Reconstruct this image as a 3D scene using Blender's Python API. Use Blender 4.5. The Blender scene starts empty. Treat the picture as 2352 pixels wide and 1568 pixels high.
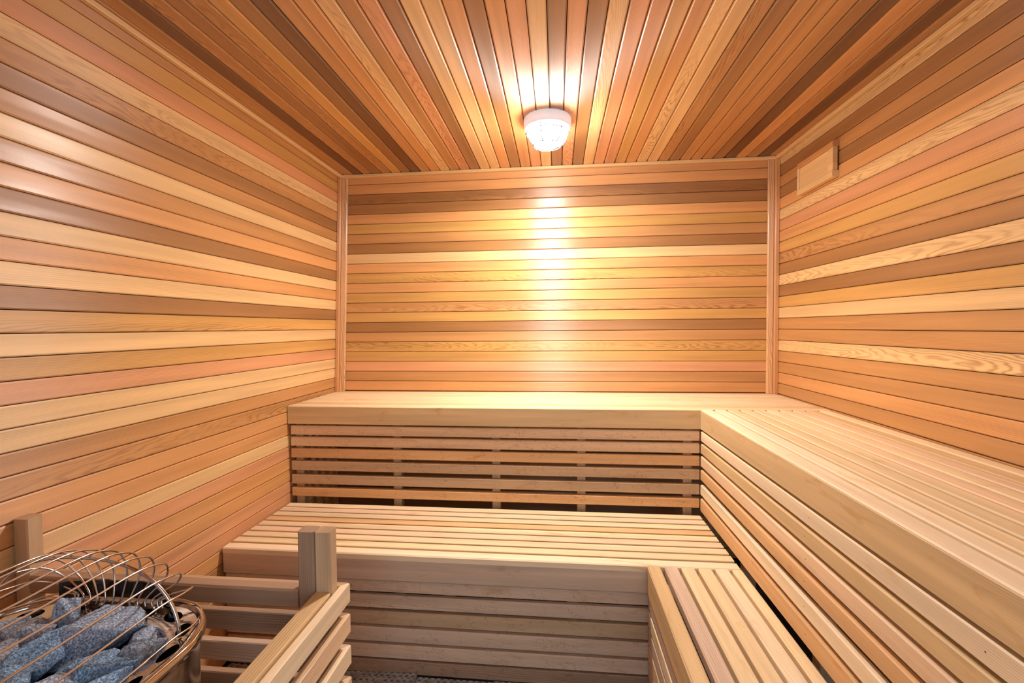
import bpy, math, random
from mathutils import Vector, Matrix, noise

random.seed(7)
D = bpy.data
SC = bpy.context.scene
COL = SC.collection

# ---------------------------------------------------------------- camera, world, light, exposure
W = 2.432            # room width (x), back wall is y = 0, camera looks towards +y
ZC = 2.16            # ceiling height
YF = -2.95           # front wall
CAM = Vector((1.2789, -2.4999, 1.2823))
R_ = Vector((0.99505934, 0.09889803, -0.00872277))
U_ = Vector((0.0055802, 0.0320081, 0.99947203))
F_ = Vector((-0.09912502, 0.99458266, -0.03129809))
cd = D.cameras.new('camera'); cam = D.objects.new('camera', cd); COL.objects.link(cam)
M = Matrix((R_, U_, -F_)).transposed().to_4x4(); M.translation = CAM
cam.matrix_world = M
cd.sensor_width = 36; cd.lens = 1030.77 / 2352 * 36; cd.clip_start = 0.02
SC.camera = cam

world = D.worlds.new('world'); SC.world = world; world.use_nodes = True
bg = world.node_tree.nodes['Background']
bg.inputs['Color'].default_value = (0.74, 0.86, 1.0, 1)
bg.inputs['Strength'].default_value = 2.0

SC.view_settings.view_transform = 'Standard'
SC.view_settings.look = 'None'
SC.view_settings.gamma = 1
SC.view_settings.use_curve_mapping = False
SC.view_settings.exposure = 0.72
LAMP_STRENGTH = 64.0
BULB_POWER = 13.5

def portal(x0, x1, z0, z1):
    l = D.lights.new('door_light', 'AREA'); l.shape = 'RECTANGLE'; l.size = x1 - x0; l.size_y = z1 - z0
    l.cycles.is_portal = True
    o = D.objects.new('door_light', l); COL.objects.link(o)
    o.location = ((x0 + x1) / 2, YF - 0.03, (z0 + z1) / 2)
    o.rotation_euler = (math.radians(90), 0, 0)
portal(0.95, 2.33, 0.06, 2.06)

# ---------------------------------------------------------------- colours
def lin(c):
    c /= 255.0
    return c / 12.92 if c <= 0.04045 else ((c + 0.055) / 1.055) ** 2.4
def rgb(r, g, b): return (lin(r), lin(g), lin(b))
PAL = {'L': rgb(238, 198, 140), 'O': rgb(224, 164, 103), 'P': rgb(225, 163, 115), 'M': rgb(201, 147, 90),
       'Y': rgb(216, 165, 94), 'B': rgb(168, 119, 70), 'D': rgb(114, 70, 34),
       'a': rgb(240, 212, 168), 'b': rgb(238, 204, 166), 'c': rgb(222, 190, 142), 'd': rgb(216, 188, 164),
       'e': rgb(200, 170, 136), 'f': rgb(248, 224, 188), 'g': rgb(172, 142, 118), 'h': rgb(230, 184, 132)}

# ---------------------------------------------------------------- node helpers / materials
def new_mat(name):
    m = D.materials.new(name); m.use_nodes = True
    nt = m.node_tree; nt.nodes.clear()
    return m, nt
def principled(nt):
    b = nt.nodes.new('ShaderNodeBsdfPrincipled'); o = nt.nodes.new('ShaderNodeOutputMaterial')
    nt.links.new(b.outputs[0], o.inputs[0]); return b
def math_n(nt, op, a, b=None, c=None, clamp=False):
    n = nt.nodes.new('ShaderNodeMath'); n.operation = op; n.use_clamp = clamp
    for i, v in enumerate((a, b, c)):
        if v is None: continue
        if isinstance(v, (int, float)): n.inputs[i].default_value = v
        else: nt.links.new(v, n.inputs[i])
    return n.outputs[0]
def comb(nt, x, y, z):
    n = nt.nodes.new('ShaderNodeCombineXYZ')
    for i, v in enumerate((x, y, z)):
        if isinstance(v, (int, float)): n.inputs[i].default_value = v
        else: nt.links.new(v, n.inputs[i])
    return n.outputs[0]
def noise_n(nt, vec, scale=1.0, detail=2.0, rough=0.5, dist=0.0):
    n = nt.nodes.new('ShaderNodeTexNoise'); nt.links.new(vec, n.inputs['Vector'])
    n.inputs['Scale'].default_value = scale; n.inputs['Detail'].default_value = detail
    n.inputs['Roughness'].default_value = rough; n.inputs['Distortion'].default_value = dist
    return n.outputs[0]
def ramp(nt, fac, stops):
    n = nt.nodes.new('ShaderNodeValToRGB'); e = n.color_ramp.elements
    while len(e) < len(stops): e.new(0.5)
    for i, (p, c) in enumerate(stops):
        e[i].position = p; e[i].color = (*c, 1) if len(c) == 3 else c
    nt.links.new(fac, n.inputs[0]); return n.outputs[0]

def wood_mat(name, rough, coat, stain=0.0, dirt=0.0, spec=0.5, crown=0.0, aniso=0.0):
    m, nt = new_mat(name); b = principled(nt); L = nt.links
    at = nt.nodes.new('ShaderNodeAttribute'); at.attribute_name = 'tint'
    ag = nt.nodes.new('ShaderNodeAttribute'); ag.attribute_name = 'grain'
    sg = nt.nodes.new('ShaderNodeSeparateXYZ'); L.new(ag.outputs['Vector'], sg.inputs[0])
    seed, fig, con = sg.outputs
    uvn = nt.nodes.new('ShaderNodeUVMap'); uvn.uv_map = 'UVMap'
    su = nt.nodes.new('ShaderNodeSeparateXYZ'); L.new(uvn.outputs[0], su.inputs[0])
    u, v = su.outputs[0], su.outputs[1]
    sd = math_n(nt, 'MULTIPLY', seed, 53.7)
    vc = math_n(nt, 'SUBTRACT', v, math_n(nt, 'ADD', math_n(nt, 'MULTIPLY', math_n(nt, 'FRACT', math_n(nt, 'MULTIPLY', seed, 7.31)), 0.03), 0.015))
    wob = noise_n(nt, comb(nt, math_n(nt, 'MULTIPLY', u, 2.2), math_n(nt, 'MULTIPLY', v, 16.0), sd), 1.0, 3.0, 0.55)
    wobc = math_n(nt, 'SUBTRACT', wob, 0.5)
    # straight grain
    f1 = math_n(nt, 'MULTIPLY', v, math_n(nt, 'SUBTRACT', 240.0, math_n(nt, 'MULTIPLY', fig, 225.0)))
    f1 = math_n(nt, 'ADD', f1, math_n(nt, 'MULTIPLY', wobc, 3.0))
    # cathedral grain
    par = math_n(nt, 'MULTIPLY', math_n(nt, 'MULTIPLY', vc, vc), 3000.0)
    f2 = math_n(nt, 'ADD', par, math_n(nt, 'MULTIPLY', u, 15.0))
    f2 = math_n(nt, 'ADD', f2, math_n(nt, 'MULTIPLY', wobc, 9.0))
    f = math_n(nt, 'ADD', f1, math_n(nt, 'MULTIPLY', f2, fig))
    s = math_n(nt, 'MULTIPLY_ADD', math_n(nt, 'SINE', math_n(nt, 'MULTIPLY', f, 6.2832)), 0.5, 0.5)
    ring = math_n(nt, 'POWER', s, 2.6)
    fade = noise_n(nt, comb(nt, math_n(nt, 'MULTIPLY', u, 1.7), math_n(nt, 'MULTIPLY', v, 9.0), math_n(nt, 'ADD', sd, 9.1)), 1.0, 1.0)
    fade = math_n(nt, 'MULTIPLY_ADD', fade, 2.6, -0.75, clamp=True)
    ring = math_n(nt, 'MULTIPLY', math_n(nt, 'MULTIPLY', ring, con), fade)
    fib = noise_n(nt, comb(nt, math_n(nt, 'MULTIPLY', u, 9.0), math_n(nt, 'MULTIPLY', v, 1100.0), sd), 1.0, 3.0, 0.6)
    broad = noise_n(nt, comb(nt, math_n(nt, 'MULTIPLY', u, 1.1), math_n(nt, 'MULTIPLY', v, 24.0), math_n(nt, 'ADD', sd, 3.3)), 1.0, 3.0, 0.6)
    k = math_n(nt, 'MULTIPLY_ADD', fib, 0.20, 0.90)
    k = math_n(nt, 'MULTIPLY', k, math_n(nt, 'MULTIPLY_ADD', broad, 0.75, 0.625))
    vs = nt.nodes.new('ShaderNodeVectorMath'); vs.operation = 'SCALE'
    L.new(at.outputs['Vector'], vs.inputs[0]); L.new(k, vs.inputs['Scale'])
    mx = nt.nodes.new('ShaderNodeMix'); mx.data_type = 'RGBA'; mx.blend_type = 'MULTIPLY'
    L.new(ring, mx.inputs['Factor']); L.new(vs.outputs[0], mx.inputs[6]); mx.inputs[7].default_value = (0.52, 0.36, 0.24, 1)
    out = mx.outputs[2]
    if stain > 0:
        st = noise_n(nt, comb(nt, math_n(nt, 'MULTIPLY', u, 7.0), math_n(nt, 'MULTIPLY', v, 22.0), math_n(nt, 'ADD', sd, 21.0)), 1.0, 4.0, 0.6, 0.6)
        sm = math_n(nt, 'MULTIPLY', math_n(nt, 'MULTIPLY_ADD', st, 7.0, -4.15, clamp=True), stain)
        m2 = nt.nodes.new('ShaderNodeMix'); m2.data_type = 'RGBA'; m2.blend_type = 'MULTIPLY'
        L.new(sm, m2.inputs['Factor']); L.new(out, m2.inputs[6]); m2.inputs[7].default_value = (0.72, 0.50, 0.22, 1)
        out = m2.outputs[2]
    if dirt > 0:
        # thin wandering water marks
        dn = noise_n(nt, comb(nt, math_n(nt, 'MULTIPLY', u, 9.0), math_n(nt, 'MULTIPLY', v, 14.0), math_n(nt, 'ADD', sd, 5.0)), 1.0, 3.0, 0.6, 0.4)
        ln = math_n(nt, 'SUBTRACT', 1.0, math_n(nt, 'MULTIPLY', math_n(nt, 'ABSOLUTE', math_n(nt, 'SUBTRACT', dn, 0.53)), 90.0), clamp=True)
        m3 = nt.nodes.new('ShaderNodeMix'); m3.data_type = 'RGBA'; m3.blend_type = 'MULTIPLY'
        L.new(math_n(nt, 'MULTIPLY', ln, dirt), m3.inputs['Factor']); L.new(out, m3.inputs[6]); m3.inputs[7].default_value = (0.35, 0.22, 0.13, 1)
        out = m3.outputs[2]
    L.new(out, b.inputs['Base Color'])
    b.inputs['Roughness'].default_value = rough
    b.inputs['Specular IOR Level'].default_value = spec
    b.inputs['Coat Weight'].default_value = coat
    if aniso > 0:      # planed fibres spread highlights across the grain
        b.inputs['Anisotropic'].default_value = aniso; b.inputs['Anisotropic Rotation'].default_value = 0.25
        tg = nt.nodes.new('ShaderNodeTangent'); tg.direction_type = 'UV_MAP'; tg.uv_map = 'UVMap'; L.new(tg.outputs[0], b.inputs['Tangent'])
    b.inputs['Coat Roughness'].default_value = 0.24
    bp = nt.nodes.new('ShaderNodeBump'); bp.inputs['Strength'].default_value = 0.25; bp.inputs['Distance'].default_value = 0.0006
    L.new(math_n(nt, 'ADD', fib, ring), bp.inputs['Height'])
    if crown > 0:      # each board is very slightly domed across its width and sits at its own small tilt
        cv = math_n(nt, 'SUBTRACT', v, 0.027)
        tilt = math_n(nt, 'MULTIPLY', cv, math_n(nt, 'MULTIPLY_ADD', math_n(nt, 'FRACT', math_n(nt, 'MULTIPLY', seed, 13.7)), 0.05, -0.025))
        wv = noise_n(nt, comb(nt, math_n(nt, 'MULTIPLY', u, 3.0), math_n(nt, 'MULTIPLY', v, 30.0), math_n(nt, 'ADD', sd, 2.0)), 1.0, 1.0)
        hgt = math_n(nt, 'ADD', math_n(nt, 'ADD', math_n(nt, 'MULTIPLY', math_n(nt, 'MULTIPLY', cv, cv), -crown), tilt), math_n(nt, 'MULTIPLY', wv, 0.0012))
        b2 = nt.nodes.new('ShaderNodeBump'); b2.inputs['Strength'].default_value = 1.0; b2.inputs['Distance'].default_value = 1.0
        L.new(hgt, b2.inputs['Height']); L.new(bp.outputs[0], b2.inputs['Normal']); L.new(b2.outputs[0], b.inputs['Normal'])
        b3 = nt.nodes.new('ShaderNodeBump'); b3.inputs['Strength'].default_value = 1.0; b3.inputs['Distance'].default_value = 1.0
        L.new(hgt, b3.inputs['Height']); L.new(b3.outputs[0], b.inputs['Coat Normal'])
    else:
        L.new(bp.outputs[0], b.inputs['Normal'])
    return m

WALLWOOD = wood_mat('cedar_panelling', 0.48, 0.28, spec=1.0, crown=1.3, aniso=0.9)
BENCHWOOD = wood_mat('bench_timber', 0.55, 0.0, stain=0.45, spec=0.35)
RISERWOOD = wood_mat('skirt_timber', 0.6, 0.0, stain=0.5, dirt=0.35, spec=0.3)
GUARDWOOD = wood_mat('guard_timber', 0.6, 0.0, stain=0.2, dirt=0.0, spec=0.3)

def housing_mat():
    # opaque white lamp housing; faint lavender emission added so it looks lit
    m, nt = new_mat('white_housing_added_glow'); b = principled(nt)
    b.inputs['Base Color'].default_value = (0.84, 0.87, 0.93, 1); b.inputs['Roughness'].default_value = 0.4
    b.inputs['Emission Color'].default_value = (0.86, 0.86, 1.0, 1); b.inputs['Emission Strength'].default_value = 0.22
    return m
def simple(name, col, rough=0.5, metal=0.0, spec=0.5):
    m, nt = new_mat(name); b = principled(nt)
    b.inputs['Base Color'].default_value = (*col, 1); b.inputs['Roughness'].default_value = rough
    b.inputs['Metallic'].default_value = metal; b.inputs['Specular IOR Level'].default_value = spec
    return m
DARKBACK = simple('dark_backing', (0.02, 0.012, 0.008), 0.9)
CHROME = simple('polished_steel', (0.50, 0.46, 0.44), 0.08, 1.0)
WIRE = simple('bright_wire', (0.66, 0.62, 0.60), 0.16, 1.0)
DARKMETAL = simple('dark_bracket_steel', (0.10, 0.085, 0.08), 0.22, 1.0)
WELL = simple('heater_well_steel', (0.02, 0.02, 0.022), 0.5, 0.6)
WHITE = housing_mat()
CAGE = simple('grey_cage_wire', (0.10, 0.10, 0.11), 0.5)
FLOORM = simple('dark_floor', (0.035, 0.028, 0.025), 0.8)
NAIL = simple('nail_head', (0.05, 0.03, 0.02), 0.6)

def steel_body():
    m, nt = new_mat('brushed_shell_steel'); b = principled(nt)
    tc = nt.nodes.new('ShaderNodeTexCoord')
    n = noise_n(nt, tc.outputs['Object'], 38.0, 4.0, 0.65)
    c = ramp(nt, n, [(0.3, (0.34, 0.29, 0.26)), (0.7, (0.50, 0.45, 0.41))])
    nt.links.new(c, b.inputs['Base Color']); b.inputs['Metallic'].default_value = 1.0
    r = math_n(nt, 'MULTIPLY_ADD', n, 0.25, 0.06)
    nt.links.new(r, b.inputs['Roughness'])
    return m
SHELL = steel_body()

def stone_mat(name, base, hi, blue):
    m, nt = new_mat(name); b = principled(nt)
    tc = nt.nodes.new('ShaderNodeTexCoord'); o = tc.outputs['Object']
    sp = noise_n(nt, o, 330.0, 5.0, 0.85)
    pt = noise_n(nt, o, 28.0, 2.0, 0.5)
    c = ramp(nt, sp, [(0.40, base), (0.50, blue), (0.60, hi)])
    mx = nt.nodes.new('ShaderNodeMix'); mx.data_type = 'RGBA'; mx.blend_type = 'MIX'
    nt.links.new(math_n(nt, 'MULTIPLY_ADD', pt, 1.6, -0.5, clamp=True), mx.inputs['Factor'])
    nt.links.new(c, mx.inputs[6])
    c2 = ramp(nt, sp, [(0.36, tuple(x * 0.8 for x in base)), (0.52, tuple((x + y) * 0.5 for x, y in zip(blue, (0.26, 0.27, 0.32)))), (0.66, hi)])
    nt.links.new(c2, mx.inputs[7])
    nt.links.new(mx.outputs[2], b.inputs['Base Color'])
    b.inputs['Roughness'].default_value = 0.72
    bp = nt.nodes.new('ShaderNodeBump'); bp.inputs['Strength'].default_value = 0.8; bp.inputs['Distance'].default_value = 0.0012
    nt.links.new(math_n(nt, 'ADD', sp, noise_n(nt, o, 90.0, 3.0)), bp.inputs['Height']); nt.links.new(bp.outputs[0], b.inputs['Normal'])
    return m
STONES = [stone_mat('granite_blue', (0.03, 0.08, 0.14), (0.62, 0.80, 1.0), (0.14, 0.33, 0.60)),
          stone_mat('granite_grey', (0.06, 0.09, 0.15), (0.80, 0.88, 1.0), (0.30, 0.41, 0.60)),
          stone_mat('granite_brown', (0.07, 0.085, 0.11), (0.64, 0.68, 0.76), (0.26, 0.30, 0.38))]

def mat_plastic():
    m, nt = new_mat('grey_plastic_grid'); b = principled(nt)
    b.inputs['Base Color'].default_value = (0.30, 0.28, 0.27, 1); b.inputs['Roughness'].default_value = 0.55
    tc = nt.nodes.new('ShaderNodeTexCoord')
    n = noise_n(nt, tc.outputs['Object'], 30.0, 3.0)
    c = ramp(nt, n, [(0.35, (0.30, 0.285, 0.28)), (0.65, (0.50, 0.48, 0.47))])
    nt.links.new(c, b.inputs['Base Color']); return m
GRID = mat_plastic()

def lamp_mat():
    m, nt = new_mat('lit_opal_glass'); e = nt.nodes.new('ShaderNodeEmission'); o = nt.nodes.new('ShaderNodeOutputMaterial')
    e.inputs['Color'].default_value = (1.0, 0.95, 0.89, 1); e.inputs['Strength'].default_value = LAMP_STRENGTH
    nt.links.new(e.outputs[0], o.inputs[0]); return m
LAMPGLASS = lamp_mat()
def glass_mat():
    m, nt = new_mat('door_glass'); t = nt.nodes.new('ShaderNodeBsdfTransparent'); gl = nt.nodes.new('ShaderNodeBsdfGlossy')
    gl.inputs['Roughness'].default_value = 0.02; t.inputs['Color'].default_value = (0.93, 0.96, 0.95, 1)
    mx = nt.nodes.new('ShaderNodeMixShader'); mx.inputs[0].default_value = 0.08; o = nt.nodes.new('ShaderNodeOutputMaterial')
    nt.links.new(t.outputs[0], mx.inputs[1]); nt.links.new(gl.outputs[0], mx.inputs[2]); nt.links.new(mx.outputs[0], o.inputs[0]); return m
GLASS = glass_mat()

# ---------------------------------------------------------------- mesh builder
class MB:
    def __init__(s): s.v = []; s.f = []; s.uv = []; s.t = []; s.g = []; s.sm = []
    def face(s, idx, uvs, tint=(0.5, 0.5, 0.5), gr=(0, 0, 0), smooth=False):
        s.f.append(idx); s.uv.append(uvs); s.t.append(tint); s.g.append(gr); s.sm.append(smooth)
    def timber(s, o, ax, dims, c=0.003, tint='M', fig=0.0, con=0.5, front_only=False, seed=None):
        """a sawn board: o corner, ax = (length, width, thickness) directions, dims the sizes, long edges chamfered"""
        o = Vector(o); A, B, N = [Vector(a) for a in ax]; l, w, t = dims
        flip = A.cross(B).dot(N) < 0
        if front_only: prof = [(0, 0), (w, 0), (w, t - c), (w - c, t), (c, t), (0, t - c)]
        else: prof = [(c, 0), (w - c, 0), (w, c), (w, t - c), (w - c, t), (c, t), (0, t - c), (0, c)]
        seed = random.random() if seed is None else seed
        tint = PAL[tint] if isinstance(tint, str) else tint
        j = 1 + (random.random() - 0.5) * 0.07
        tint = tuple(x * j for x in tint); gr = (seed, fig, con)
        b = len(s.v); n = len(prof); u0 = seed * 31.0
        for e in (0, l):
            for (pw, pn) in prof: s.v.append(o + A * e + B * pw + N * pn)
        per = 0.0
        for i in range(n):
            k = (i + 1) % n; d = math.dist(prof[i], prof[k])
            q = [b + i, b + k, b + n + k, b + n + i]
            front = i >= (3 if front_only else 4)
            # keep v continuous with the board's width on the show face
            va, vb = prof[i][0], prof[k][0]
            if abs(va - vb) < 1e-6: va, vb = va + prof[i][1], vb + prof[k][1]
            uv = [(u0, va), (u0, vb), (u0 + l, vb), (u0 + l, va)]
            # orientation: profile runs counter clockwise in (w, n)
            if not flip: q = q[::-1]; uv = uv[::-1]
            s.face(q, uv, tint, gr)
        ends = [(list(range(b, b + n)), True), (list(range(b + n, b + 2 * n)), False)]
        for idx, near in ends:
            uv = [(u0 + pn * 3, pw) for (pw, pn) in prof]
            rev = near != flip
            idx2 = idx if rev else idx[::-1]; uv2 = uv if rev else uv[::-1]
            if near != (not flip): pass
            s.face(idx2[::-1] if not False and rev is None else idx2, uv2, tuple(x * 0.95 for x in tint), (seed, 0.0, 0.7))
    def box(s, lo, hi):
        x0, y0, z0 = lo; x1, y1, z1 = hi; b = len(s.v)
        s.v += [Vector(p) for p in ((x0, y0, z0), (x1, y0, z0), (x1, y1, z0), (x0, y1, z0), (x0, y0, z1), (x1, y0, z1), (x1, y1, z1), (x0, y1, z1))]
        for q in ((0, 3, 2, 1), (4, 5, 6, 7), (0, 1, 5, 4), (1, 2, 6, 5), (2, 3, 7, 6), (3, 0, 4, 7)):
            s.face([b + i for i in q], [(0, 0)] * 4)
    def tube(s, pts, r, seg=8, cap=True):
        pts = [Vector(p) for p in pts]; b = len(s.v); n = len(pts); prev = None
        for i, p in enumerate(pts):
            t = (pts[min(i + 1, n - 1)] - pts[max(i - 1, 0)]).normalized()
            if prev is None:
                a = t.orthogonal().normalized()
            else:
                a = (prev - t * prev.dot(t)).normalized()
            prev = a; c = t.cross(a)
            for k in range(seg):
                an = 2 * math.pi * k / seg
                s.v.append(p + a * (math.cos(an) * r) + c * (math.sin(an) * r))
        for i in range(n - 1):
            for k in range(seg):
                k2 = (k + 1) % seg
                s.face([b + i * seg + k, b + i * seg + k2, b + (i + 1) * seg + k2, b + (i + 1) * seg + k], [(0, 0)] * 4, smooth=True)
        if cap:
            s.face([b + k for k in range(seg)][::-1], [(0, 0)] * seg)
            s.face([b + (n - 1) * seg + k for k in range(seg)], [(0, 0)] * seg)
    def lathe(s, prof, cx, cy, seg=48, smooth=True):
        b = len(s.v); n = len(prof)
        for k in range(seg):
            a = 2 * math.pi * k / seg
            for (r, z) in prof: s.v.append(Vector((cx + math.cos(a) * r, cy + math.sin(a) * r, z)))
        for k in range(seg):
            k2 = (k + 1) % seg
            for i in range(n - 1):
                q = [b + k * n + i, b + k2 * n + i, b + k2 * n + i + 1, b + k * n + i + 1]
                s.face(q, [(0, 0)] * 4, smooth=smooth)
    def loops(s, loops, closed=True, smooth=False):
        """skin between successive loops with the same vertex count"""
        b = len(s.v); m = len(loops[0])
        for lp in loops: s.v += [Vector(p) for p in lp]
        for i in range(len(loops) - 1):
            for k in range(m if closed else m - 1):
                k2 = (k + 1) % m
                s.face([b + i * m + k, b + i * m + k2, b + (i + 1) * m + k2, b + (i + 1) * m + k], [(0, 0)] * 4, smooth=smooth)
    def build(s, name, mat, parent=None, warp=None):
        me = D.meshes.new(name)
        vs = [tuple(warp(p)) if warp else tuple(p) for p in s.v]
        off = parent.location if parent is not None else Vector((0, 0, 0))
        if parent is not None and 'local' in parent: off = Vector((0, 0, 0))
        me.from_pydata([(x - off.x, y - off.y, z - off.z) for x, y, z in vs] if parent is not None else vs, [], s.f)
        uvl = me.uv_layers.new(name='UVMap')
        flat = [c for uv in s.uv for p in uv for c in p]
        uvl.data.foreach_set('uv', flat)
        ta = me.attributes.new('tint', 'FLOAT_VECTOR', 'CORNER'); ga = me.attributes.new('grain', 'FLOAT_VECTOR', 'CORNER')
        ta.data.foreach_set('vector', [c for i, f in enumerate(s.f) for _ in f for c in s.t[i]])
        ga.data.foreach_set('vector', [c for i, f in enumerate(s.f) for _ in f for c in s.g[i]])
        me.polygons.foreach_set('use_smooth', s.sm)
        me.materials.append(mat); me.update()
        o = D.objects.new(name, me); COL.objects.link(o)
        if parent is not None: o.parent = parent
        return o

def thing(name, label, cat, loc=(0, 0, 0), group=None):
    o = D.objects.new(name, None); COL.objects.link(o); o.location = loc; o.empty_display_size = 0.1
    o['label'] = label; o['category'] = cat
    if group: o['group'] = group
    return o
def tag(o, label, cat, group=None, kind=None):
    o['label'] = label; o['category'] = cat
    if group: o['group'] = group
    if kind: o['kind'] = kind
    return o
def struct(o): o['kind'] = 'structure'; return o

X, Y, Z = (1, 0, 0), (0, 1, 0), (0, 0, 1)
NX, NY, NZ = (-1, 0, 0), (0, -1, 0), (0, 0, -1)
def lean(p):                       # the left wall leans inwards a little above the bench
    k = 0.0363 * max(0.0, p[2] - 0.92) * max(0.0, 1 - max(0.0, p[0]) / 0.3)
    return (p[0] + k, p[1], p[2])

# ---------------------------------------------------------------- room shell
BT = 0.012       # board thickness
GAP = 0.0022
def recode(c):
    """board code -> tint, figure, contrast. lower case f after the letter marks figured grain"""
    return c[0], (0.55 + random.random() * 0.4 if len(c) > 1 else random.choice([0.0, 0.0, 0.05, 0.12])), (0.75 if len(c) > 1 else 0.25 + random.random() * 0.35)

# left wall
seq_left = {15: 'M', 14: 'Y', 13: 'P', 12: 'Lf', 11: 'Mf', 10: 'B', 9: 'M', 8: 'L', 7: 'M', 6: 'O', 5: 'B', 4: 'L', 3: 'O', 2: 'L', 1: 'B',
            0: 'Yf', -1: 'L', -2: 'Y', -3: 'P', -4: 'L', -5: 'L', -6: 'M', -7: 'Mf', -8: 'O', -9: 'O', -10: 'L', -11: 'P', -12: 'O', -13: 'O', -14: 'P'}
mb = MB(); p = 0.0558
for k in range(-23, 16):
    z0 = 1.2793 + p * k; z1 = min(z0 + p - GAP, ZC)
    c, fg, cn = recode(seq_left.get(k, random.choice('OMPO')))
    mb.timber((-BT, -0.004, z0), (NY, Z, X), (-YF - 0.004, z1 - z0, BT), 0.0032, c, fg, cn, True)
mb2 = mb; wl = struct(mb.build('wall_left', WALLWOOD, warp=lean))
b = MB(); b.box((-0.06, YF - 0.1, -0.05), (-BT - 0.002, 0.06, ZC + 0.06)); b.build('backing', DARKBACK, wl)
# right wall
seq_right = ['M', 'P', 'M', 'M', 'Lf', 'M', 'M', 'L', 'Y', 'B', 'Lf', 'B', 'Mf', 'Y', 'O', 'P', 'Lf', 'O', 'B', 'M', 'B', 'Lf']
seq_right[1] = 'O'
mb = MB(); p = 0.0564
for k in range(-16, 22):
    z0 = 0.9237 + p * k; z1 = min(z0 + p - GAP, ZC)
    if k == 21: z1 = ZC
    c, fg, cn = recode(seq_right[k] if k >= 0 else random.choice('OMPO'))
    mb.timber((W + BT, -0.004, z0), (NY, Z, NX), (-YF - 0.004, z1 - z0, BT), 0.0032, c, fg, cn, True)
wr = struct(mb.build('wall_right', WALLWOOD))
b = MB(); b.box((W + BT + 0.002, YF - 0.1, -0.05), (W + 0.06, 0.06, ZC + 0.06)); b.build('backing', DARKBACK, wr)
# back wall
seq_back = ['O', 'M', 'P', 'Y', 'Yf', 'M', 'B', 'Y', 'Mf', 'Y', 'O', 'Yf', 'O', 'L', 'B', 'M', 'Y', 'O', 'B', 'Bf', 'O', 'O']
mb = MB()
for k in range(-16, 22):
    z0 = 0.9237 + p * k; z1 = z0 + p - GAP
    if k == 21: z1 = ZC
    c, fg, cn = recode(seq_back[k] if k >= 0 else random.choice('OMBB'))
    mb.timber((0.0, BT, z0), (X, Z, NY), (W, z1 - z0, BT), 0.0032, c, fg, cn, True)
wb = struct(mb.build('wall_back', WALLWOOD))
b = MB(); b.box((-0.06, BT + 0.002, -0.05), (W + 0.06, 0.06, ZC + 0.06)); b.build('backing', DARKBACK, wb)
# ceiling
seq_ceil = ['M', 'M', 'D', 'Mf', 'B', 'Mf', 'Y', 'B', 'D', 'M', 'O', 'Lf', 'M', 'Pf', 'B', 'L', 'L', 'O', 'B', 'O', 'P', 'L', 'B', 'Pf', 'B', 'Lf', 'P', 'P',
            'Y', 'O', 'Lf', 'L', 'Mf', 'B', 'M', 'M', 'M', 'B', 'D', 'O', 'Mf', 'D', 'M', 'M']
mb = MB(); pc = 0.0563
for i, cc in enumerate(seq_ceil):
    x0 = 0.132 + pc * (i - 2); x1 = x0 + pc - 0.0028
    x0 = max(x0, 0.002); x1 = min(x1, W)
    if x1 - x0 < 0.02: continue
    c, fg, cn = recode(cc)
    mb.timber((x0, -0.004, ZC + BT), (NY, X, NZ), (-YF - 0.004, x1 - x0, BT), 0.0042, c, fg, cn, True)
ce = struct(mb.build('ceiling', WALLWOOD))
b = MB(); b.box((-0.06, YF - 0.1, ZC + BT + 0.002), (W + 0.06, 0.06, ZC + 0.06)); b.build('backing', DARKBACK, ce)
# floor
b = MB(); b.box((-0.06, YF - 1.6, -0.06), (W + 0.06, 0.06, -0.012)); struct(b.build('floor', FLOORM))
# front wall with a glazed door and sidelight
GX0, GX1, GZ1 = 0.95, 2.33, 2.06
mb = MB()
for k in range(-16, 22):
    z0 = 0.9237 + p * k; z1 = min(z0 + p - GAP, ZC)
    segs = [(0.0, GX0), (GX1, W)] if z0 < GZ1 else [(0.0, W)]
    for a, bb in segs:
        c, fg, cn = recode(random.choice(['O', 'M', 'P', 'L', 'B', 'Lf']))
        mb.timber((a, YF - BT, z0), (X, Z, Y), (bb - a, z1 - z0, BT), 0.0032, c, fg, cn, True)
struct(mb.build('wall_front', WALLWOOD))
dr = D.objects.new('door_1', None); COL.objects.link(dr); struct(dr); dr.location = (1.25, YF, 0)
fr = MB()
for (x0, x1) in ((GX0, GX0 + 0.05), (1.62, 1.68), (GX1 - 0.05, GX1)):
    fr.timber((x0, YF - 0.03, 0.0), (Z, X, Y), (GZ1, x1 - x0, 0.05), 0.004, 'O')
fr.timber((GX0, YF - 0.03, GZ1), (X, Z, Y), (GX1 - GX0, 0.05, 0.05), 0.004, 'O')
fr.build('door_frame', WALLWOOD, dr)
gl = MB(); gl.box((GX0 + 0.05, YF - 0.012, 0.01), (1.62, YF - 0.004, GZ1)); gl.box((1.68, YF - 0.012, 0.01), (GX1 - 0.05, YF - 0.004, GZ1)); gl.build('glass_pane', GLASS, dr)
hd = MB(); hd.timber((1.54, YF + 0.04, 0.9), (Z, X, Y), (0.3, 0.03, 0.03), 0.006, 'L'); hd.build('door_handle', WALLWOOD, dr)

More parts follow.
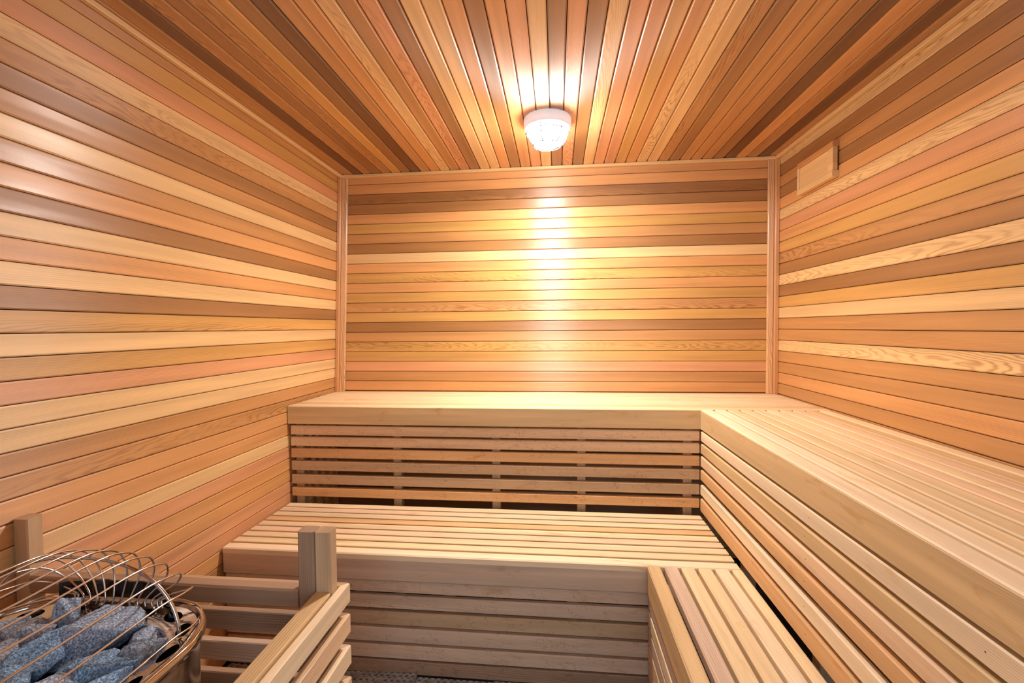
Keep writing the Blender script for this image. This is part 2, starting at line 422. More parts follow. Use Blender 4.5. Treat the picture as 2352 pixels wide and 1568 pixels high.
# corner and ceiling trims
t = MB()
t.timber((0.0005, -0.0005, 0.9215), (Z, X, NY), (ZC - 0.9215 - 0.018, 0.019, 0.032), 0.002, 'O', 0, 0.3)
t.timber((0.020, -0.0005, 0.9215), (Z, X, NY), (ZC - 0.9215 - 0.018, 0.032, 0.018), 0.003, 'h', 0.4, 0.8)
struct(t.build('trim_1', WALLWOOD, warp=lambda q: (q[0] + 0.0363 * max(0, q[2] - 0.92), q[1], q[2])))
t = MB()
t.timber((W - 0.020, -0.0005, 0.9215), (Z, X, NY), (ZC - 0.9215 - 0.018, 0.0195, 0.032), 0.002, 'O', 0, 0.3)
t.timber((W - 0.050, -0.0005, 0.9215), (Z, X, NY), (ZC - 0.9215 - 0.018, 0.029, 0.018), 0.003, 'h', 0.4, 0.8)
struct(t.build('trim_2', WALLWOOD))
t = MB(); t.timber((0.045, -0.0005, ZC - 0.017), (X, Z, NY), (W - 0.045, 0.0165, 0.022), 0.003, 'L', 0, 0.4); struct(t.build('trim_3', WALLWOOD))
t = MB(); t.timber((0.046, -0.023, ZC - 0.017), (NY, Z, X), (-YF - 0.03, 0.0165, 0.020), 0.003, 'L', 0, 0.4); struct(t.build('trim_4', WALLWOOD))
t = MB(); t.timber((W - 0.0005, -0.023, ZC - 0.017), (NY, Z, NX), (-YF - 0.03, 0.0165, 0.020), 0.003, 'L', 0, 0.4); struct(t.build('trim_5', WALLWOOD))

# ---------------------------------------------------------------- benches
Z1, Z2 = 0.92, 0.456
Y1, Y2 = -0.4944, -0.9365
XS, XR, XF2 = 1.8975, 1.9011, 1.5854        # upper side bench front, its skirt, step bench front
YE = -2.75
TH = 0.026
RZ = [(0.7795, 0.8235), (0.7255, 0.769), (0.669, 0.7135), (0.6085, 0.6535), (0.5430, 0.5880), (0.4835, 0.5255)]

def nails(root, pts, axis, r=0.0013):
    a = Vector(axis); m = MB(); m.tube([-a * 0.002, a * 0.0004], r, 6); first = None
    for q in pts:
        if first is None: first = o = m.build('nail_head', NAIL); o.parent = root
        else: o = first.copy(); COL.objects.link(o)
        o.location = Vector(q) - root.location

# upper back bench
A = thing('sauna_bench', 'upper pale slatted wooden bench running along the back wall, under the ceiling lamp', 'bench', (1.2, -0.25, 0.0))
m = MB(); n = 9; yb = -0.003; pt = (-Y1 + yb) / n
for i in range(n):
    y0 = yb - pt * (i + 1) + 0.0035
    m.timber((0.006, y0, Z1 - TH), (X, Y, Z), (W - 0.012, pt - (0.0105 if i < n - 1 else 0.006), TH), 0.0022, random.choice('aabc'), 0.05, 0.3)
m.build('slatted_seat', BENCHWOOD, A)
m = MB(); m.timber((0.004, Y1 + 0.022, Z1 - 0.0868), (X, Z, NY), (XS - 0.002, 0.0868 - 0.002, 0.022), 0.003, 'c', 0.1, 0.35)
m.build('front_board', BENCHWOOD, A)
m = MB()
for i, (a, b_) in enumerate(RZ):
    m.timber((0.012, Y1 + 0.030, a), (X, Z, NY), (XR - 0.016, b_ - a, 0.020), 0.003, 'bbheeh'[i], 0.06 if i else 0.3, 0.45)
m.build('slatted_skirt', RISERWOOD, A)
for i, (a, b_) in enumerate(RZ):
    nails(A, [(xx + random.uniform(-0.006, 0.006), Y1 + 0.010, (a + b_) / 2) for xx in (0.03, 0.53, 0.997, 1.387, 1.85)], NY)
for x0 in (0.022, 0.5066, 0.978, 1.3675, 1.833):
    m = MB(); m.timber((x0, Y1 + 0.031, 0.0), (Z, X, Y), (Z1 - TH - 0.001, 0.038, 0.038), 0.002, 'e', 0, 0.4); m.build('support_post', RISERWOOD, A)
m = MB(); m.timber((0.01, -0.05, Z1 - TH - 0.07), (X, Z, Y), (W - 0.02, 0.068, 0.035), 0.002, 'e'); m.build('rear_bearer', RISERWOOD, A)

# upper side bench
RS = RZ[:5] + [(0.471, 0.5275)]
Bn = thing('sauna_bench', 'upper pale slatted wooden bench along the right wall, nearest and largest bench', 'bench', (2.16, -1.6, 0.0))
m = MB(); n = 10; pt = (W - 0.004 - XS) / n
for i in range(n):
    x0 = XS + pt * i
    m.timber((x0 + (0.0012 if i == 0 else 0.0055), YE, Z1 - TH), (Y, X, Z), (Y1 - 0.003 - YE, pt - (0.0067 if i == 0 else 0.011), TH), 0.003, 'ffaaababca'[i], 0.04, 0.25)
m.build('slatted_seat', BENCHWOOD, Bn)
m = MB(); m.timber((XS + 0.022, YE, Z1 - 0.0868), (Y, Z, NX), (Y1 - 0.001 - YE, 0.0868 - 0.003, 0.022), 0.003, 'c', 0.08, 0.45)
m.build('front_board', BENCHWOOD, Bn)
m = MB()
for i, (a, b_) in enumerate(RS):
    m.timber((XR + 0.020, YE, a), (Y, Z, NX), (Y1 + 0.008 - YE, b_ - a, 0.020), 0.003, 'fcbhfh'[i], 0.04, 0.3)
m.build('slatted_skirt', BENCHWOOD, Bn)
for i, (a, b_) in enumerate(RS):
    nails(Bn, [(XR, yy + random.uniform(-0.01, 0.01), (a + b_) / 2) for yy in (-0.85, -1.32, -1.8)], NX)
for y0 in (-0.53, -0.9, -1.35, -1.83, -2.3):
    m = MB(); m.timber((XR + 0.021, y0, 0.0), (Z, Y, X), (Z1 - TH - 0.001, 0.038, 0.038), 0.002, 'e', 0, 0.4); m.build('support_post', RISERWOOD, Bn)
m = MB(); m.timber((W - 0.04, YE, Z1 - TH - 0.07), (Y, Z, X), (-0.06 - YE, 0.068, 0.035), 0.002, 'e'); m.build('rear_bearer', RISERWOOD, Bn)

# lower back bench
Cn = thing('sauna_bench', 'lower wooden bench seat of cross slats in front of the upper back bench', 'bench', (0.95, -0.7, 0.0))
m = MB(); n = 9; pt = (Y1 + 0.004 - Y2) / n
for i in range(n):
    y0 = Y2 + pt * i
    m.timber((0.010, y0 + (0 if i == 0 else 0.005), Z2 - TH), (X, Y, Z), (XR - 0.016, pt - (0.0108 if i else 0.006), TH), 0.004 if i == 0 else 0.002, 'faabahaba'[i], 0.06, 0.35)
m.build('slatted_seat', BENCHWOOD, Cn)
m = MB(); m.timber((0.010, Y2 + 0.026, Z2 - 0.0996), (X, Z, NY), (XR - 0.016, 0.0996 - 0.011, 0.024), 0.003, 'd', 0.08, 0.4)
m.build('front_board', BENCHWOOD, Cn)
LZ = [(0.308, 0.3515), (0.247, 0.2965), (0.185, 0.236), (0.1205, 0.1745), (0.059, 0.110), (0.002, 0.052)]
m = MB()
for i, (a, b_) in enumerate(LZ):
    m.timber((0.012, Y2 + 0.030, a), (X, Z, NY), (XF2 + 0.0, b_ - a, 0.020), 0.003, 'ddeddg'[i], [0.25, 0.35, 0.02, 0.1, 0.15, 0.3][i], 0.5)
m.build('slatted_skirt', RISERWOOD, Cn)
for i, (a, b_) in enumerate(LZ):
    nails(Cn, [(xx + random.uniform(-0.006, 0.006), Y2 + 0.010, (a + b_) / 2) for xx in (0.51, 0.86, 1.33)], NY)
for x0 in (0.03, 0.515, 0.86, 1.31, 1.84):
    m = MB(); m.timber((x0, Y2 + 0.031, 0.0), (Z, X, Y), (Z2 - TH - 0.001, 0.038, 0.038), 0.002, 'e', 0, 0.4); m.build('support_post', RISERWOOD, Cn)

# low side step bench
Dn = thing('sauna_bench', 'low wooden step bench with wide-gapped lengthwise slats, right foreground under the upper side bench', 'bench', (1.74, -1.8, 0.0))
m = MB()
SX = [(1.5854, 1.6300), (1.6430, 1.6880), (1.6985, 1.7440), (1.7550, 1.8000), (1.8105, 1.8560), (1.8660, 1.9000)]
for i, (a, b_) in enumerate(SX):
    if i == 0: continue
    m.timber((a, YE, Z2 - 0.034), (Y, X, Z), (Y2 - 0.002 - YE, b_ - a, 0.034), 0.005, 'fdaafa'[i], 0.3 if i in (1, 4) else 0.05, 0.4)
m.build('slatted_seat', BENCHWOOD, Dn)
m = MB(); m.timber((SX[0][1], YE, Z2 - 0.0996), (Y, Z, NX), (Y2 - 0.002 - YE, 0.0996, SX[0][1] - SX[0][0]), 0.0045, 'c', 0.05, 0.8)
m.build('front_board', BENCHWOOD, Dn)
m = MB()
for i, (a, b_) in enumerate(LZ):
    m.timber((XF2 + 0.024, YE, a), (Y, Z, NX), (Y2 - 0.001 - YE, b_ - a, 0.020), 0.003, 'dfdbdg'[i], 0.05, 0.5)
m.build('slatted_skirt', RISERWOOD, Dn)
for y0 in (-1.06, -1.6, -2.2):
    m = MB(); m.timber((SX[0][1] + 0.001, y0, Z2 - 0.034 - 0.062), (X, Z, Y), (XR - SX[0][1] - 0.004, 0.061, 0.035), 0.002, 'g'); m.build('cross_bearer', RISERWOOD, Dn)
    m = MB(); m.timber((XF2 + 0.045, y0 + 0.036, 0.0), (Z, X, Y), (Z2 - 0.035, 0.038, 0.038), 0.002, 'e'); m.build('support_post', RISERWOOD, Dn)

# ---------------------------------------------------------------- wall vent
V = thing('wall_vent', 'small wooden sliding vent cover high on the right wall near the back corner', 'vent', (W, -0.38, 1.97))
vx = W - 0.0005; y0, y1, z0, z1 = -0.52, -0.247, 1.889, 2.036
m = MB()
m.timber((vx, y1, z1 - 0.024), (NY, Z, NX), (y1 - y0, 0.024, 0.026), 0.003, 'O', 0, 0.3)
m.timber((vx, y1, z0), (NY, Z, NX), (y1 - y0, 0.026, 0.026), 0.003, 'L', 0, 0.3)
m.timber((vx, y1, z0 + 0.0265), (Z, NY, NX), (z1 - z0 - 0.051, 0.010, 0.026), 0.003, 'L', 0, 0.3)
m.build('frame', WALLWOOD, V)
m = MB()
m.timber((vx - 0.006, y1 - 0.011, z0 + 0.0265), (NY, Z, NX), (y1 - y0 - 0.045, z1 - z0 - 0.051, 0.012), 0.001, 'L', 0.0, 0.2)
m.timber((vx - 0.006, y0 + 0.0335, z0 + 0.0265), (NY, Z, NX), (0.0330, z1 - z0 - 0.051, 0.018), 0.003, 'L', 0.0, 0.2)
pan = m.build('sliding_panel', WALLWOOD, V)
m = MB(); zc = (z0 + z1) / 2
m.tube([(vx - 0.018, y0 + 0.048, zc - 0.020), (vx - 0.0185, y0 + 0.0485, zc), (vx - 0.018, y0 + 0.048, zc + 0.020)], 0.0042, 10)
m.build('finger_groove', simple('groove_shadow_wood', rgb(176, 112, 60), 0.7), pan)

# ---------------------------------------------------------------- ceiling lamp
LX, LY = 1.2445, -0.565
Lm = thing('ceiling_lamp', 'round white caged ceiling lamp, lit, on the plank ceiling near the back wall', 'lamp', (LX, LY, ZC))
m = MB()
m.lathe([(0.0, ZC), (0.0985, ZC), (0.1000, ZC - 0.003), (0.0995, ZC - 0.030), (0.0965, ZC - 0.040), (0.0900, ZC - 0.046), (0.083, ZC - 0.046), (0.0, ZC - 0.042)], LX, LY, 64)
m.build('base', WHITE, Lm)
m = MB()
pr = [(0.0, ZC - 0.043), (0.080, ZC - 0.0465)]
for i in range(0, 13):
    a = math.pi / 2 * i / 12
    pr.append((0.081 * math.cos(a) ** 0.6 if i < 12 else 0.0, ZC - 0.048 - 0.066 * math.sin(a)))
m.lathe(pr, LX, LY, 48)
m.build('glass_shade', LAMPGLASS, Lm)
bl = D.lights.new('lamp_bulb', 'AREA'); bl.shape = 'DISK'; bl.size = 0.11; bl.energy = BULB_POWER; bl.color = (1.0, 0.95, 0.89)
bo = D.objects.new('lamp_bulb', bl); COL.objects.link(bo); bo.location = (LX, LY, ZC - 0.1165)
def shade_r(z):        # cage runs just outside the shade
    s = max(0.0, min(1.0, (ZC - 0.048 - z) / 0.071)); return 0.086 * max(0.0, 1 - s * s) ** 0.3
for k in range(6):
    a = math.pi / 6 * (2 * k) + 0.22
    pts = []
    for i in range(13):
        s = i / 12; z = ZC - 0.046 - 0.069 * math.sin(s * math.pi / 2); r = 0.087 * math.cos(s * math.pi / 2 * 0.93) ** 0.55
        pts.append((LX + math.cos(a) * r, LY + math.sin(a) * r, z))
    m = MB(); m.tube(pts, 0.0021, 8); m.build('cage_wire', CAGE, Lm)
for (r, z) in ((0.0885, ZC - 0.060), (0.060, ZC - 0.109)):
    m = MB(); m.tube([(LX + math.cos(t * math.pi / 24) * r, LY + math.sin(t * math.pi / 24) * r, z) for t in range(49)], 0.0018, 8, False)
    m.build('cage_ring', CAGE, Lm)

# ---------------------------------------------------------------- heater guard
G = thing('heater_guard', 'wooden rail guard with post tops around the sauna heater at lower left', 'guard rail', (0.4, -1.9, 0.0))
def part(name, o, ax, dims, c, tint, fig=0.0, con=0.6):
    m = MB(); m.timber(o, ax, dims, c, tint, fig, con); return m.build(name, GUARDWOOD, G)
YP0, YP1 = -1.580, -1.548
part('post', (0.7085, YP0, 0.0), (Z, X, Y), (0.838, 0.0375, YP1 - YP0), 0.0035, 'g', 0, 0.8)
part('post', (0.7470, YP0, 0.0), (Z, X, Y), (0.838, 0.0375, YP1 - YP0), 0.0045, 'e', 0.1, 0.4)
part('post', (0.003, YP0, 0.0), (Z, X, Y), (0.842, 0.037, 0.035), 0.003, 'e', 0.0, 0.5)
YN = -2.42
part('post', (0.7470, YN, 0.0), (Z, X, Y), (0.838, 0.0375, 0.032), 0.0045, 'e', 0.1, 0.4)
part('top_rail', (0.041, YP0, 0.6660), (X, Z, Y), (0.6665, 0.0415, 0.032), 0.004, 'g', 0.05, 0.7)
part('top_rail', (0.7470, YN + 0.033, 0.6640), (Y, X, Z), (YP0 - YN - 0.034, 0.036, 0.042), 0.003, 'c', 0.2, 0.6)
def mitre_rail(name, zt, tint, side):
    m = MB(); h = 0.0465
    if side == 'A':
        m.timber((0.003, YP1 + 0.0005, zt - h), (X, Z, Y), (0.8035 - 0.003, h, 0.018), 0.002, tint, 0.25, 0.7)
        def wp(q):     # mitred end
            if q[0] > 0.79: return (0.7855 + (q[1] - (YP1 + 0.0005)), q[1], q[2])
            return q
    else:
        m.timber((0.7850, YN, zt - h), (Y, Z, X), (YP1 + 0.0185 - YN, h, 0.018), 0.003, tint, 0.3, 0.7)
        def wp(q):
            if q[1] > -1.6: return (q[0], YP1 + 0.0002 + (q[0] - 0.7850), q[2])
            return q
    return m.build(name, GUARDWOOD, G, warp=wp)
zt = [0.7010, 0.6300, 0.5560, 0.4820, 0.4080, 0.3340, 0.2600, 0.1860]
for i, z in enumerate(zt):
    mitre_rail('rail', z, 'egdgegeg'[i], 'A')
    mitre_rail('rail', z, 'fbfbadfb'[i], 'B')

# ---------------------------------------------------------------- heater
HX, HY, HZ = 0.456, -1.942, 0.768
Ht = thing('sauna_heater', 'polished steel electric sauna heater full of stones at lower left', 'heater', (HX, HY, 0.0))
HA, HB, HR = 0.221, 0.220, 0.130
def rr(inset, z, n=96):
    """rounded rectangle outline, n points, same parametrisation for every inset"""
    a, b_, r = HA - inset, HB - inset, max(HR - inset, 0.01)
    out = []
    # fractions taken from the outer outline
    La, Lb, Lr = 2 * (HA - HR), 2 * (HB - HR), HR * math.pi / 2
    P = 2 * La + 2 * Lb + 4 * Lr
    segs = [('l', (a, -(b_ - r)), (a, b_ - r), Lb), ('c', (a - r, b_ - r), 0, Lr), ('l', (a - r, b_), (-(a - r), b_), La), ('c', (-(a - r), b_ - r), 90, Lr),
            ('l', (-a, b_ - r), (-a, -(b_ - r)), Lb), ('c', (-(a - r), -(b_ - r)), 180, Lr), ('l', (-(a - r), -b_), (a - r, -b_), La), ('c', (a - r, -(b_ - r)), 270, Lr)]
    for i in range(n):
        d = P * i / n
        for s in segs:
            if d <= s[3] + 1e-9: break
            d -= s[3]
        f = d / s[3]
        if s[0] == 'l': x = s[1][0] + (s[2][0] - s[1][0]) * f; y = s[1][1] + (s[2][1] - s[1][1]) * f
        else:
            an = math.radians(s[2] + 90 * f); x = s[1][0] + r * math.cos(an); y = s[1][1] + r * math.sin(an)
        out.append(Vector((HX + x, HY + y, z)))
    return out
m = MB()
m.loops([rr(0.008, 0.06), rr(0.008, HZ - 0.030), rr(0.006, HZ - 0.022)], smooth=True)
m.build('shell', SHELL, Ht)
m = MB()
m.loops([rr(0.006, HZ - 0.022), rr(-0.001, HZ - 0.018), rr(-0.003, HZ - 0.010), rr(-0.001, HZ - 0.002), rr(0.003, HZ), rr(0.007, HZ - 0.002), rr(0.010, HZ - 0.008)], smooth=True)
m.build('rim', CHROME, Ht)
# deck with real slots
m = MB(); NC = 20; zo, zi = HZ - 0.008, HZ - 0.016
N = NC * 16
def dk(s, tt):
    """s 0..1 round the deck, tt 0 outer edge .. 1 inner edge"""
    s = (s % 1.0) * N; i = int(s) % N; f = s - int(s)
    p0 = OUT[i].lerp(OUT[(i + 1) % N], f); p1 = INN[i].lerp(INN[(i + 1) % N], f)
    return p0.lerp(p1, tt)
OUT, INN = rr(0.010, zo, N), rr(0.056, zi, N)
for c in range(NC):
    s0, s1 = c / NC, (c + 1) / NC
    sq, el, lo = [], [], []
    for k in range(32):
        an = 2 * math.pi * k / 32; cx, cy = math.cos(an), math.sin(an)
        q = 1 / max(abs(cx), abs(cy)); sx, sy = cx * q, cy * q
        sc_, tc_ = (s0 + s1) / 2, 0.5
        hs = (s1 - s0) / 2
        sq.append(dk(sc_ + sx * hs, tc_ + sy * 0.5))
        e = dk(sc_ + cx * hs * 0.66, tc_ + cy * 0.25 - 0.04)
        el.append(e); lo.append(e + Vector((0, 0, -0.011)))
    m.loops([sq[::-1], el[::-1]]); m.loops([el[::-1], lo[::-1]], smooth=True)
m.loops([INN[::8][::-1] and rr(0.056, zi), rr(0.058, zi - 0.004), rr(0.060, zi - 0.012)], smooth=True)
for f in m.f: f.reverse()
m.build('slotted_deck', CHROME, Ht)
m = MB()
m.loops([rr(0.060, zi - 0.010), rr(0.064, 0.70), rr(0.070, 0.675)], smooth=True)
b0 = len(m.v); m.v += rr(0.070, 0.675); m.face(list(range(b0, b0 + 96)), [(0, 0)] * 96)
for f in m.f[:-1]: f.reverse()
m.loops([rr(0.012, 0.735), rr(0.06, 0.735)])
m.build('stone_basket', WELL, Ht)
for sx in (-1, 1):
    for sy in (-1, 1):
        m = MB(); cx, cy = HX + sx * 0.15, HY + sy * 0.11
        m.lathe([(0.0, -0.012), (0.018, -0.012), (0.018, 0.0), (0.012, 0.004), (0.012, 0.062), (0.0, 0.062)], cx, cy, 16); m.build('foot', DARKMETAL, Ht)
# bracket where the cage wires meet
m = MB(); lo1, hi1, lo2, hi2 = [], [], [], []
for i in range(29):
    t_ = i / 28; x = 0.322 + 0.232 * t_; bow = 0.030 * (1 - (2 * t_ - 1) ** 4)
    y = -1.742 + bow * 0.6 + 0.002 * math.sin(t_ * 40)
    top = HZ + 0.030 if t_ < 0.85 else HZ + 0.030 - (t_ - 0.85) * 0.06
    lo1.append((x, y, HZ - 0.006)); hi1.append((x, y, top)); lo2.append((x, y + 0.003, HZ - 0.006)); hi2.append((x, y + 0.003, top))
m.loops([lo1, hi1, hi2, lo2], closed=False, smooth=False)
m.face([0, 29, 58, 87], [(0, 0)] * 4); m.face([28, 115, 86, 57], [(0, 0)] * 4)
m.build('wire_bracket', DARKMETAL, Ht)
for i in range(6):
    m = MB(); x = 0.345 + i * 0.036
    m.lathe([(0.0, HZ + 0.001), (0.0045, HZ - 0.001), (0.005, HZ - 0.010), (0.0, HZ - 0.010)], x, -1.745, 12)
    m.build('bolt', CHROME, Ht)
# wire cage
def arch_z(x):
    t_ = min(1.0, abs(x - 0.450) / 0.183); return HZ - 0.006 + 0.128 * max(0.0, 1 - t_ ** 2.4) ** (1 / 2.2)
def catmull(P, n=8):
    P = [Vector(q) for q in P]; P = [P[0] * 2 - P[1]] + P + [P[-1] * 2 - P[-2]]; out = []
    for i in range(1, len(P) - 2):
        for k in range(n):
            t_ = k / n; a, b_, c, d = P[i - 1:i + 3]
            out.append(0.5 * ((2 * b_) + (c - a) * t_ + (2 * a - 5 * b_ + 4 * c - d) * t_ ** 2 + (3 * b_ - a - 3 * c + d) * t_ ** 3))
    out.append(P[-2]); return out
xs = [0.262, 0.277, 0.300, 0.330, 0.362, 0.395, 0.430, 0.466, 0.501, 0.535, 0.567, 0.596, 0.620, 0.638]
for i, x in enumerate(xs):
    za = arch_z(x) + 0.003
    e = 0.45 + (x - 0.45) * 0.50
    h = za - HZ
    bul = 0.012 + 0.10 * h
    side = (x - 0.45)
    pts = [(x, HY - HB + 0.030, HZ - 0.01), (x, HY - HB + 0.036, HZ + h * 0.55), (x, HY - HB + 0.075, za - 0.004), (x, -1.93, za), (x, -1.83, za + 0.002), (x, -1.785, za - 0.002 - 0.02 * h),
           (x - side * 0.06, -1.752, HZ + h * 0.80), (x - side * 0.22, -1.736, HZ + h * 0.42 + 0.004), (e, -1.743, HZ + 0.012), (e, -1.747, HZ - 0.004)]
    m = MB(); m.tube(catmull(pts), 0.0017, 8); m.build('cage_wire', WIRE, Ht)
m = MB(); pts = []
for i in range(41):
    an = math.pi * i / 40; c, s_ = math.cos(an), math.sin(an)
    x = 0.450 + 0.183 * (abs(c) ** (2 / 2.4)) * (1 if c > 0 else -1); pts.append((x, -1.808, HZ - 0.010 + 0.130 * abs(s_) ** (2 / 2.2)))
m.tube(pts, 0.0030, 10); m.build('cage_arch', WIRE, Ht)
m = MB(); m.tube([(q[0], -2.085, q[2]) for q in pts], 0.0030, 10); m.build('cage_arch', WIRE, Ht)

# ---------------------------------------------------------------- stones
def rock(seed, cuts=9, sub=5):
    """faceted granite lump of unit half-size"""
    rnd = random.Random(seed)
    import bmesh
    bm = bmesh.new(); bmesh.ops.create_icosphere(bm, subdivisions=sub, radius=1.0)
    planes = []
    for k in range(cuts):
        a = k * 2.39996 + rnd.uniform(-0.5, 0.5); zz = 1 - 2 * (k + 0.5) / cuts + rnd.uniform(-0.12, 0.12); zz = max(-0.98, min(0.98, zz))
        rr_ = math.sqrt(1 - zz * zz); planes.append((Vector((rr_ * math.cos(a), rr_ * math.sin(a), zz)), rnd.uniform(0.50, 0.74)))
    off = Vector((seed * 3.1, seed * 1.7, 0))
    for v in bm.verts:
        q = v.co.copy()
        r = min([1.0] + [h / q.dot(d) for d, h in planes if q.dot(d) > 1e-3])
        q *= r
        q *= 1 + 0.05 * noise.noise(q * 2.2 + off) + 0.030 * noise.noise(q * 7 + off) + 0.016 * noise.noise(q * 18 + off)
        v.co = q
    return bm
stones = [  # x, y, z centre, half sizes, rotation, material, label
    (0.462, -1.803, 0.748, (0.060, 0.046, 0.032), (0.10, -0.15, 0.55), 1, 'largest flat-topped light grey stone, at the back middle of the heater'),
    (0.375, -1.772, 0.748, (0.022, 0.026, 0.046), (0.1, 0.25, 0.3), 1, 'tall pointed grey stone standing up at the back of the heater'),
    (0.352, -1.815, 0.742, (0.034, 0.036, 0.030), (0.3, 0.1, 0.9), 2, 'brownish grey stone left of the big blue stone, below the pointed one'),
    (0.428, -1.862, 0.742, (0.032, 0.060, 0.034), (0.1, -0.12, -0.35), 0, 'long blue-grey stone left of the largest flat-topped stone'),
    (0.302, -1.808, 0.742, (0.026, 0.030, 0.026), (0.2, 0.3, 0.2), 2, 'small stone at the left rim of the heater'),
    (0.448, -1.935, 0.744, (0.046, 0.036, 0.032), (0.0, 0.1, 0.2), 0, 'brightest blue stone, cut by the bottom left corner of the photo'),
    (0.365, -1.880, 0.742, (0.034, 0.040, 0.030), (0.0, 0.2, 0.6), 2, 'brownish stone at the left edge beside the long blue-grey one'),
    (0.556, -1.792, 0.734, (0.040, 0.024, 0.026), (0.2, 0.2, 0.75), 1, 'narrow stone leaning right of the largest flat-topped stone'),
    (0.592, -1.838, 0.742, (0.022, 0.034, 0.028), (0.1, 0.2, -0.35), 2, 'small squarish stone against the right rim of the heater'),
    (0.560, -1.868, 0.740, (0.040, 0.034, 0.032), (0.15, -0.2, 0.3), 0, 'rounded blue-grey stone in front of the largest flat-topped stone'),
    (0.520, -1.930, 0.742, (0.044, 0.040, 0.032), (0.0, 0.1, 0.5), 1, 'grey stone at the bottom edge of the photo beside the brightest blue one'),
    (0.500, -1.868, 0.722, (0.030, 0.030, 0.030), (0.4, 0.1, 0.5), 0, 'dark stone sunk in the gap below the largest flat-topped stone'),
    (0.596, -1.912, 0.740, (0.026, 0.040, 0.028), (0.1, 0.1, -0.1), 0, 'dark stone along the right rim near the bottom of the photo'),
    (0.540, -1.990, 0.740, (0.044, 0.034, 0.030), (0.1, 0.0, 0.2), 1, 'stone in the near right part of the heater'),
    (0.450, -2.000, 0.738, (0.042, 0.030, 0.030), (0.0, 0.2, 0.1), 1, 'stone in the near middle of the heater'),
    (0.590, -2.050, 0.740, (0.036, 0.040, 0.030), (0.1, 0.2, 0.4), 0, 'blue-grey stone in the nearest right corner of the heater'),
    (0.480, -2.075, 0.738, (0.046, 0.034, 0.030), (0.0, -0.1, 0.9), 2, 'brownish stone against the nearest rim of the heater'),
    (0.360, -2.050, 0.740, (0.040, 0.038, 0.030), (0.2, 0.1, 0.2), 1, 'grey stone in the nearest left corner of the heater'),
    (0.365, -1.955, 0.740, (0.036, 0.034, 0.030), (0.0, 0.2, 0.7), 2, 'stone in the near left part of the heater'),
]
import bmesh
for i, (x, y, z, hs, rot, mi, lab) in enumerate(stones):
    bm = rock(11 + i * 7, 7 + i % 4)
    rm = Matrix.Rotation(rot[2], 3, 'Z') @ Matrix.Rotation(rot[1], 3, 'Y') @ Matrix.Rotation(rot[0], 3, 'X')
    for v in bm.verts: v.co = rm @ Vector((v.co.x * hs[0] * 1.25, v.co.y * hs[1] * 1.25, v.co.z * hs[2] * 1.25))
    for f in bm.faces: f.smooth = True
    me = D.meshes.new('heater_stone'); bm.to_mesh(me); bm.free(); me.materials.append(STONES[mi])
    o = D.objects.new('heater_stone', me); COL.objects.link(o); o.location = (x, y, z)
    tag(o, lab, 'stone', 'stones in the sauna heater')

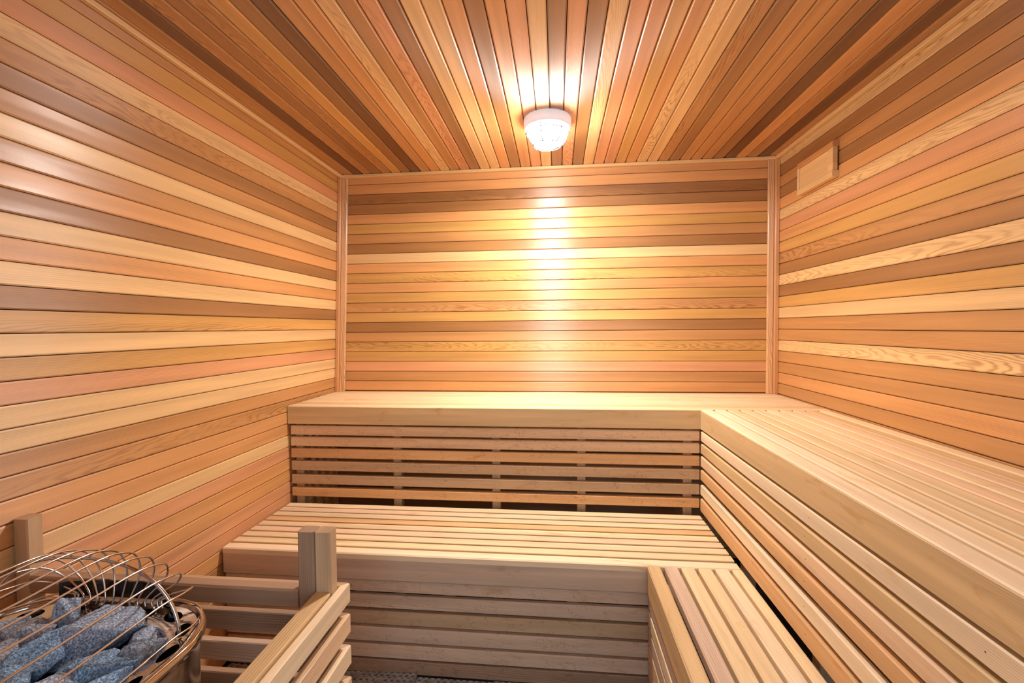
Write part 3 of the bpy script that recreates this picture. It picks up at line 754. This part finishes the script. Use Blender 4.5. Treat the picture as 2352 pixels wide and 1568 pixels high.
# ---------------------------------------------------------------- floor grid tiles
NT, PT = 12, 0.0236
def tile_mesh(NX_=12):
    m = MB(); hw = 0.0058; T = 0.010
    S = NT * PT; SX_ = NX_ * PT
    for i in range(NX_):
        for j in range(NT):
            x0, y0 = i * PT, j * PT; cx, cy = x0 + PT / 2, y0 + PT / 2
            solid = (i * 7 + j * 5) % 23 == 0
            b = len(m.v)
            oc = [(x0, y0), (x0 + PT, y0), (x0 + PT, y0 + PT), (x0, y0 + PT)]
            ic = [(cx - hw, cy - hw), (cx + hw, cy - hw), (cx + hw, cy + hw), (cx - hw, cy + hw)]
            m.v += [Vector((a, c, 0)) for a, c in oc] + [Vector((a, c, 0)) for a, c in ic] + [Vector((a, c, -T)) for a, c in ic]
            for k in range(4):
                k2 = (k + 1) % 4
                m.face([b + k, b + k2, b + 4 + k2, b + 4 + k], [(0, 0)] * 4)
                m.face([b + 4 + k, b + 4 + k2, b + 8 + k2, b + 8 + k], [(0, 0)] * 4)
            if solid: m.face([b + 4, b + 5, b + 6, b + 7], [(0, 0)] * 4)
    # fine ribs lying across the bars
    nr = NT * 4
    for r in range(nr + 1):
        y = min(r * S / nr, S - 0.001)
        if (r % 4) in (0, 1, 3):
            m.box((0.0, y - 0.0011, 0.0), (SX_, y + 0.0011, 0.0016)) if (r % 4) == 0 else None
        for i in range(NX_ + 1):
            xc = i * PT
            m.box((max(0, xc - 0.0052), y - 0.0011, 0.0), (min(SX_, xc + 0.0052), y + 0.0011, 0.0016))
    m.box((0, -0.0005, -T), (SX_, 0.0015, 0)); m.box((0, S - 0.0015, -T), (SX_, S + 0.0005, 0)); m.box((-0.0005, 0, -T), (0.0015, S, 0)); m.box((SX_ - 0.0015, 0, -T), (SX_ + 0.0005, S, 0))
    return m
S = NT * PT
first = tile_mesh().build('floor_tile', GRID)
labs = {(1, 0): 'grey plastic grid floor tile against the bench skirt, its right corner lifted, partly behind the guard',
        (2, 0): 'grey plastic grid floor tile lying flat against the bench skirt, right of the lifted one',
        (0, 0): 'full grey plastic grid floor tile between the narrow cut tile and the lifted tile'}
k = 0
for j in range(2):
    for i in range(4):
        x0 = 0.757 - 2 * S + i * S + 0.001 * i; y1 = -0.926 - j * S - 0.001 * j
        o = first if k == 0 else first.copy()
        if k: COL.objects.link(o)
        k += 1
        z = 0.0
        o.location = (x0, y1 - S, -0.001)
        if (i, j) == (1, 0): o.rotation_euler = (0, math.radians(-2.2), math.radians(-0.6)); o.location = (x0 - 0.001, y1 - S, 0.0)
        if (i, j) == (2, 0): o.location = (x0 + 0.002, y1 - S - 0.004, -0.002)
        lab = labs.get((i, j), 'grey plastic grid floor tile %s, %s' % (['against the bench skirt', 'one tile out from the bench skirt'][j], ['beneath the guard rails', 'beside the guard rails', 'in the middle of the open floor', 'next to the low step bench'][i]))
        tag(o, lab, 'floor tile', 'plastic grid floor tiles')
cut = tile_mesh(7).build('floor_tile', GRID); cut.location = (0.757 - 2 * S - 7 * PT - 0.003, -0.926 - S, -0.001)
tag(cut, 'narrow cut grey plastic grid floor tile against the left wall, glimpsed through the guard rails', 'floor tile', 'plastic grid floor tiles')
